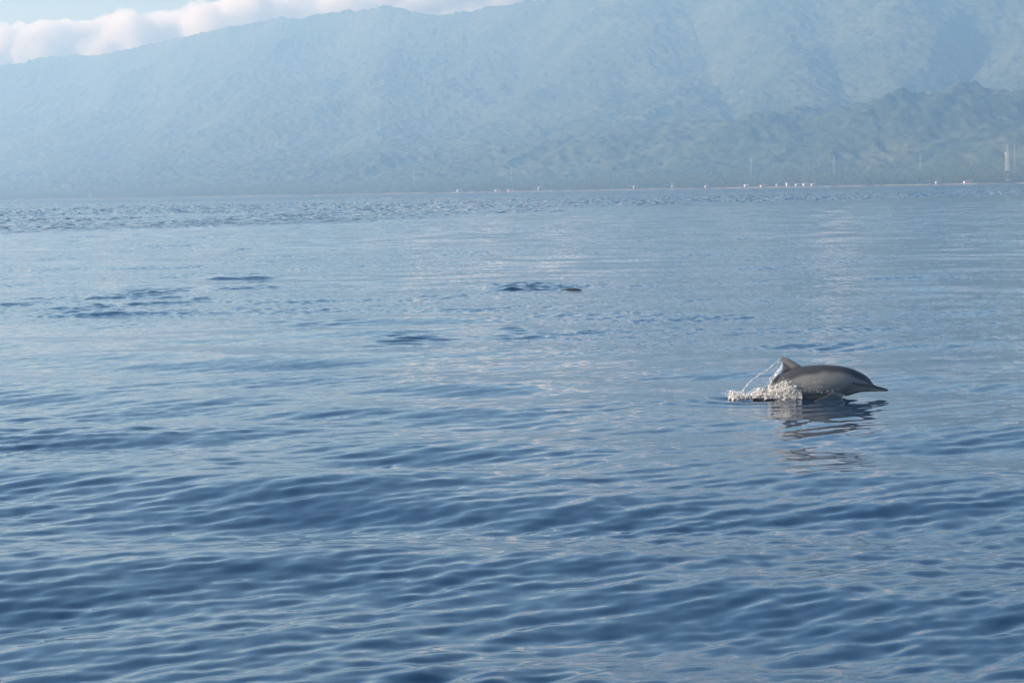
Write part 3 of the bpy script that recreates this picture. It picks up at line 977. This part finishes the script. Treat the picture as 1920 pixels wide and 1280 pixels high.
WHITEWASH = simple_mat('whitewash', (0.62, 0.59, 0.54), 0.8, 0.2, 0.06, 0.8)
TINROOF = simple_mat('tin_roof', (0.42, 0.40, 0.38), 0.45, 0.4, 0.12, 0.8)
RUSTROOF = simple_mat('rust_roof', (0.36, 0.22, 0.15), 0.7, 0.2, 0.2, 0.8)
DARK = simple_mat('dark_opening', (0.03, 0.03, 0.032), 0.6, 0.2)
WSTEEL = simple_mat('white_steel', (0.55, 0.53, 0.50), 0.5, 0.4, 0.08, 0.5)
def house(px, s, w, d, h, roof_mat, label, rz=0.25, lift=0.0, wall_mat=None):
    p = land_at(px, s)
    w, d, h = w * .85, d * .8, h * .72
    o = empty('beach_house', (p.x, p.y, p.z + lift), rz)
    m = MB(); m.box((0, 0, h / 2 - 0.5), (w, d, h + 1.0)); m.build('wall', wall_mat or WHITEWASH, o)
    ov = 0.5; rh = 0.28 * d
    a, b = w / 2 + ov, d / 2 + ov
    m = MB()
    v = [(-a, -b, h), (a, -b, h), (a, b, h), (-a, b, h), (-a, 0, h + rh), (a, 0, h + rh)]
    m.add(v, [(0, 1, 5, 4), (2, 3, 4, 5), (0, 4, 3), (1, 2, 5), (3, 2, 1, 0)]); m.build('roof', roof_mat, o)
    m = MB(); m.box((-w * .12, -d / 2 - .02, 1.0), (1.0, .1, 2.0)); m.build('door', DARK, o)
    nwin = max(1, int(w // 4))
    for k in range(nwin):
        xx = -w / 2 + w * (k + .5) / nwin + w * .1
        m = MB(); m.box((min(xx, w / 2 - .8), -d / 2 - .02, h * .6), (1.1, .1, 1.0)); m.build('window', DARK, o)
    tag(o, label, 'house', 'houses along the far beach')
    return o
house(1482, 34, 7.5, 7, 6.5, TINROOF, 'tall white house standing at the end of the long white building', 0.35)
house(1500, 20, 9, 6, 3.2, TINROOF, 'low white house between the tall white house and the long building', 0.3)
house(1515, 20, 11, 7, 3.4, TINROOF, 'middle section of the long white beachside building', 0.3)
house(1529, 20, 8, 6, 3.2, TINROOF, 'end section of the long white beachside building by the trees', 0.3)
house(1404, 18, 9, 6, 3.6, WHITEWASH, 'pale beach house near the bare stretch of shore', 0.3)
house(1438, 16, 18, 6, 2.6, RUSTROOF, 'long low shed with rusty roof on the bare shore', 0.3)
house(1462, 95, 6, 5, 9, TINROOF, 'small pale hut among trees above the long white building', 0.3)
house(1532, 110, 5, 5, 9, TINROOF, 'tiny pale hut in the trees up behind the end of the long building', 0.3)
house(1329, 16, 6, 5, 3.4, TINROOF, 'little white house alone on the beach under palms', 0.3)
house(1267, 130, 7, 6, 11, TINROOF, 'white hut showing bright above the treetops near the middle of the shore', 0.3)
house(1018, 70, 11, 7, 9, TINROOF, 'wide white roofed house set back among the trees', 0.3)
house(1196, 60, 9, 6, 7, RUSTROOF, 'brownish roofed house half hidden in the trees', 0.3)
house(866, 22, 10, 6, 4.5, TINROOF, 'white roofed shed by the water on the hazier shore', 0.3)
house(938, 14, 12, 6, 3.0, TINROOF, 'low white boat shed on the pale beach', 0.3)
house(962, 12, 13, 6, 3.0, RUSTROOF, 'low brown boat shed on the pale beach', 0.3)
house(176, 220, 9, 7, 12, TINROOF, 'lone white hut in the deepest haze above the shore', 0.3)
house(1818, 12, 14, 6, 3.0, RUSTROOF, 'rusty roofed shed on the beach below the lattice tower', 0.2)
house(1762, 14, 8, 5, 3.0, TINROOF, 'small white shed on the beach beside moored boats', 0.2)

FAINT = simple_mat('grey_steel', (0.30, 0.31, 0.32), 0.6, 0.3, 0.08, 0.5)
def lattice(px, s, foot, topw, body_h, pole_h, label, thick=0.35, platforms=(), name='lattice_tower', panels=7):
    STEEL = FAINT if thick < 0.15 else WSTEEL
    p = land_at(px, s)
    o = empty(name, p, 0.4)
    corners = [(-1, -1), (1, -1), (1, 1), (-1, 1)]
    def at(c, t):
        w = (foot + (topw - foot) * t) / 2
        return Vector((c[0] * w, c[1] * w, body_h * t))
    for c in corners:
        m = MB(); m.bar(at(c, 0), at(c, 1), thick); m.build('leg', STEEL, o)
    m = MB()
    for k in range(panels):
        t0, t1 = k / panels, (k + 1) / panels
        for i in range(4):
            a, b = corners[i], corners[(i + 1) % 4]
            m.bar(at(a, t0), at(b, t1), thick * .6); m.bar(at(b, t0), at(a, t1), thick * .6); m.bar(at(a, t1), at(b, t1), thick * .6)
    m.build('bracing', STEEL, o)
    m = MB(); m.bar((0, 0, body_h), (0, 0, body_h + pole_h), thick * 1.5, 6, thick * .7); m.build('antenna_pole', STEEL, o)
    for (z, w) in platforms:
        m = MB(); m.box((0, 0, z), (w, w, .5))
        for c in corners: m.bar((c[0] * w / 2, c[1] * w / 2, z), (c[0] * w / 2, c[1] * w / 2, z + 1.2), .12)
        m.build('platform', STEEL, o)
        for i in range(3):
            a = 2.1 * i + .5
            m = MB(); m.bar((math.cos(a) * w * .5, math.sin(a) * w * .5, z + .3), (math.cos(a) * w * .5, math.sin(a) * w * .5, z + 2.6), .35, 6); m.build('panel_antenna', STEEL, o)
    tag(o, label, 'tower', 'masts rising from the coastal wood')
    return o
lattice(1892.5, 170, 5.0, 3.6, 44, 15, 'large white lattice telecom tower with platform and antenna pole', 0.24, ((42.5, 6.2),))
lattice(1906, 420, 3.0, 2.2, 55, 6, 'faint slim lattice mast just behind the large white tower', 0.10)
lattice(1730, 430, 3.0, 2.2, 40, 5, 'faint slim lattice mast over the wood below the green foothills', 0.10)
lattice(1568, 520, 3.0, 2.0, 40, 6, 'faint slim mast in the wood inland of the long white building', 0.10)
lattice(1413, 500, 3.0, 2.0, 42, 6, 'faint slim mast in the wood inland of the rusty shed', 0.10)
lattice(964, 480, 3.0, 2.0, 40, 6, 'very faint slim mast in the wood inland of the boat sheds', 0.10)
lattice(782, 300, 3.0, 2.0, 42, 5, 'thin mast with bright white top standing alone in the hazier wood', 0.14, ((41, 3.2),))

HULLW = simple_mat('boat_white', (0.80, 0.78, 0.74), 0.4, 0.4, 0.06, 2)
HULLD = simple_mat('boat_dark', (0.10, 0.12, 0.14), 0.5, 0.4, 0.1, 2)
BAMBOO = simple_mat('bamboo', (0.52, 0.45, 0.30), 0.6, 0.3, 0.1, 2)
CLOTH = simple_mat('dark_clothes', (0.05, 0.05, 0.06), 0.9, 0.1)
def outrigger(loc, L, rz, label, mat, canopy=True):
    o = empty('outrigger_boat', loc, rz)
    v, f = [], []
    rings = []
    n = 10
    for t in np.linspace(-1, 1, 13):
        w = 0.09 * L * (1 - abs(t) ** 2.4) * .5 + .03; sheer = 0.085 * L * abs(t) ** 2.6
        rings.append([(t * L / 2, w * math.cos(a) * (1 if math.sin(a) > -.2 else .75), sheer + .34 + .40 * math.sin(a)) for a in np.linspace(0, 2 * math.pi, n, endpoint=False)])
    loft(v, f, rings, n)
    mesh_obj('hull', v, f, mat, o, True)
    for s in (-1, 1):
        m = MB(); m.bar((-L * .42, s * L * .26, .12), (L * .30, s * L * .26, .12), .11, 6); m.bar((L * .30, s * L * .26, .12), (L * .42, s * L * .26, .42), .11, 6, .06); m.build('float', BAMBOO, o)
    for x in (-.25, .2):
        for s in (-1, 1):
            m = MB(); m.bar((x * L, 0, .75), (x * L, s * L * .16, .85), .06, 5); m.bar((x * L, s * L * .16, .85), (x * L, s * L * .26, .14), .06, 5); m.build('outrigger_arm', BAMBOO, o)
    if canopy:
        m = MB(); m.box((-.02 * L, 0, 1.75), (L * .34, L * .14, .09)); m.build('canopy', HULLW, o)
        for x in (-.17, .13):
            for s in (-1, 1):
                m = MB(); m.bar((x * L, s * L * .05, .5), (x * L, s * L * .06, 1.72), .04, 5); m.build('canopy_post', BAMBOO, o)
    tag(o, label, 'boat', 'small outrigger boats near the far shore')
    return o
pb = on_water(600, 371.6, 0.0)
BOATD = 2300.0
dB = ray(600, 371); bx = dB[0] / dB[1] * BOATD
outrigger((bx, BOATD, 0.12), 8.0, 0.12, 'white outrigger boat with a standing person, alone on the open water', HULLW, False)
# person standing towards the stern of that boat
def person(loc):
    v, f = [], []
    bm = bmesh.new()
    J = [((0, 0, .90), .15), ((0, 0, 1.2), .17), ((0, 0, 1.42), .16), ((0, 0, 1.52), .065), ((0, 0, 1.66), .105),
         ((.10, 0, .86), .10), ((.13, 0, .48), .075), ((.14, .02, .06), .05), ((-.10, 0, .86), .10), ((-.13, 0, .48), .075), ((-.14, .02, .06), .05),
         ((.21, 0, 1.38), .065), ((.30, -.05, 1.12), .05), ((.34, -.22, .98), .04), ((-.21, 0, 1.38), .065), ((-.30, -.05, 1.12), .05), ((-.34, -.2, .98), .04)]
    E = [(0, 1), (1, 2), (2, 3), (3, 4), (0, 5), (5, 6), (6, 7), (0, 8), (8, 9), (9, 10), (2, 11), (11, 12), (12, 13), (2, 14), (14, 15), (15, 16)]
    me = bpy.data.meshes.new('person'); me.from_pydata([j[0] for j in J], E, [])
    o = bpy.data.objects.new('person', me); col.objects.link(o)
    md = o.modifiers.new('k', 'SKIN'); o.modifiers.new('s', 'SUBSURF').levels = 1
    for i, j in enumerate(J): me.skin_vertices[0].data[i].radius = (j[1], j[1] * .8)
    me.skin_vertices[0].data[0].use_root = True
    dg = bpy.context.evaluated_depsgraph_get()
    m2 = bpy.data.meshes.new_from_object(o.evaluated_get(dg)); o.modifiers.clear(); o.data = m2
    m2.materials.append(CLOTH)
    o.location = loc
    tag(o, 'person in dark clothes standing in the white outrigger boat', 'person')
person((bx + 2.4, BOATD + .25, 0.80))
for (px, D, L, rz, lab, mat, can) in (
        (35, 5200, 9.0, 0.2, 'pale boat lying off the haziest end of the shore', HULLW, True),
        (1039, 4350, 7.5, 0.1, 'small bright white boat off the wide white roofed house', HULLW, False),
        (1556, 4080, 9.0, 0.1, 'white boat with canopy off the trees past the long white building', HULLW, True),
        (1612, 4060, 10.0, 0.2, 'long pale boat drawn close to the sand under the green foothills', HULLW, True),
        (1748, 3920, 7.5, 0.9, 'dark boat with white bow moored by the small white shed', HULLD, True),
        (1832, 3900, 6.5, 0.8, 'small white boat moored by the rusty roofed shed', HULLW, False),
        (1861, 3860, 7.0, 0.1, 'dark low boat moored below the large white tower', HULLD, False)):
    outrigger(((px - W / 2) / F * D, D, 0.0), L, rz, lab, mat, can)
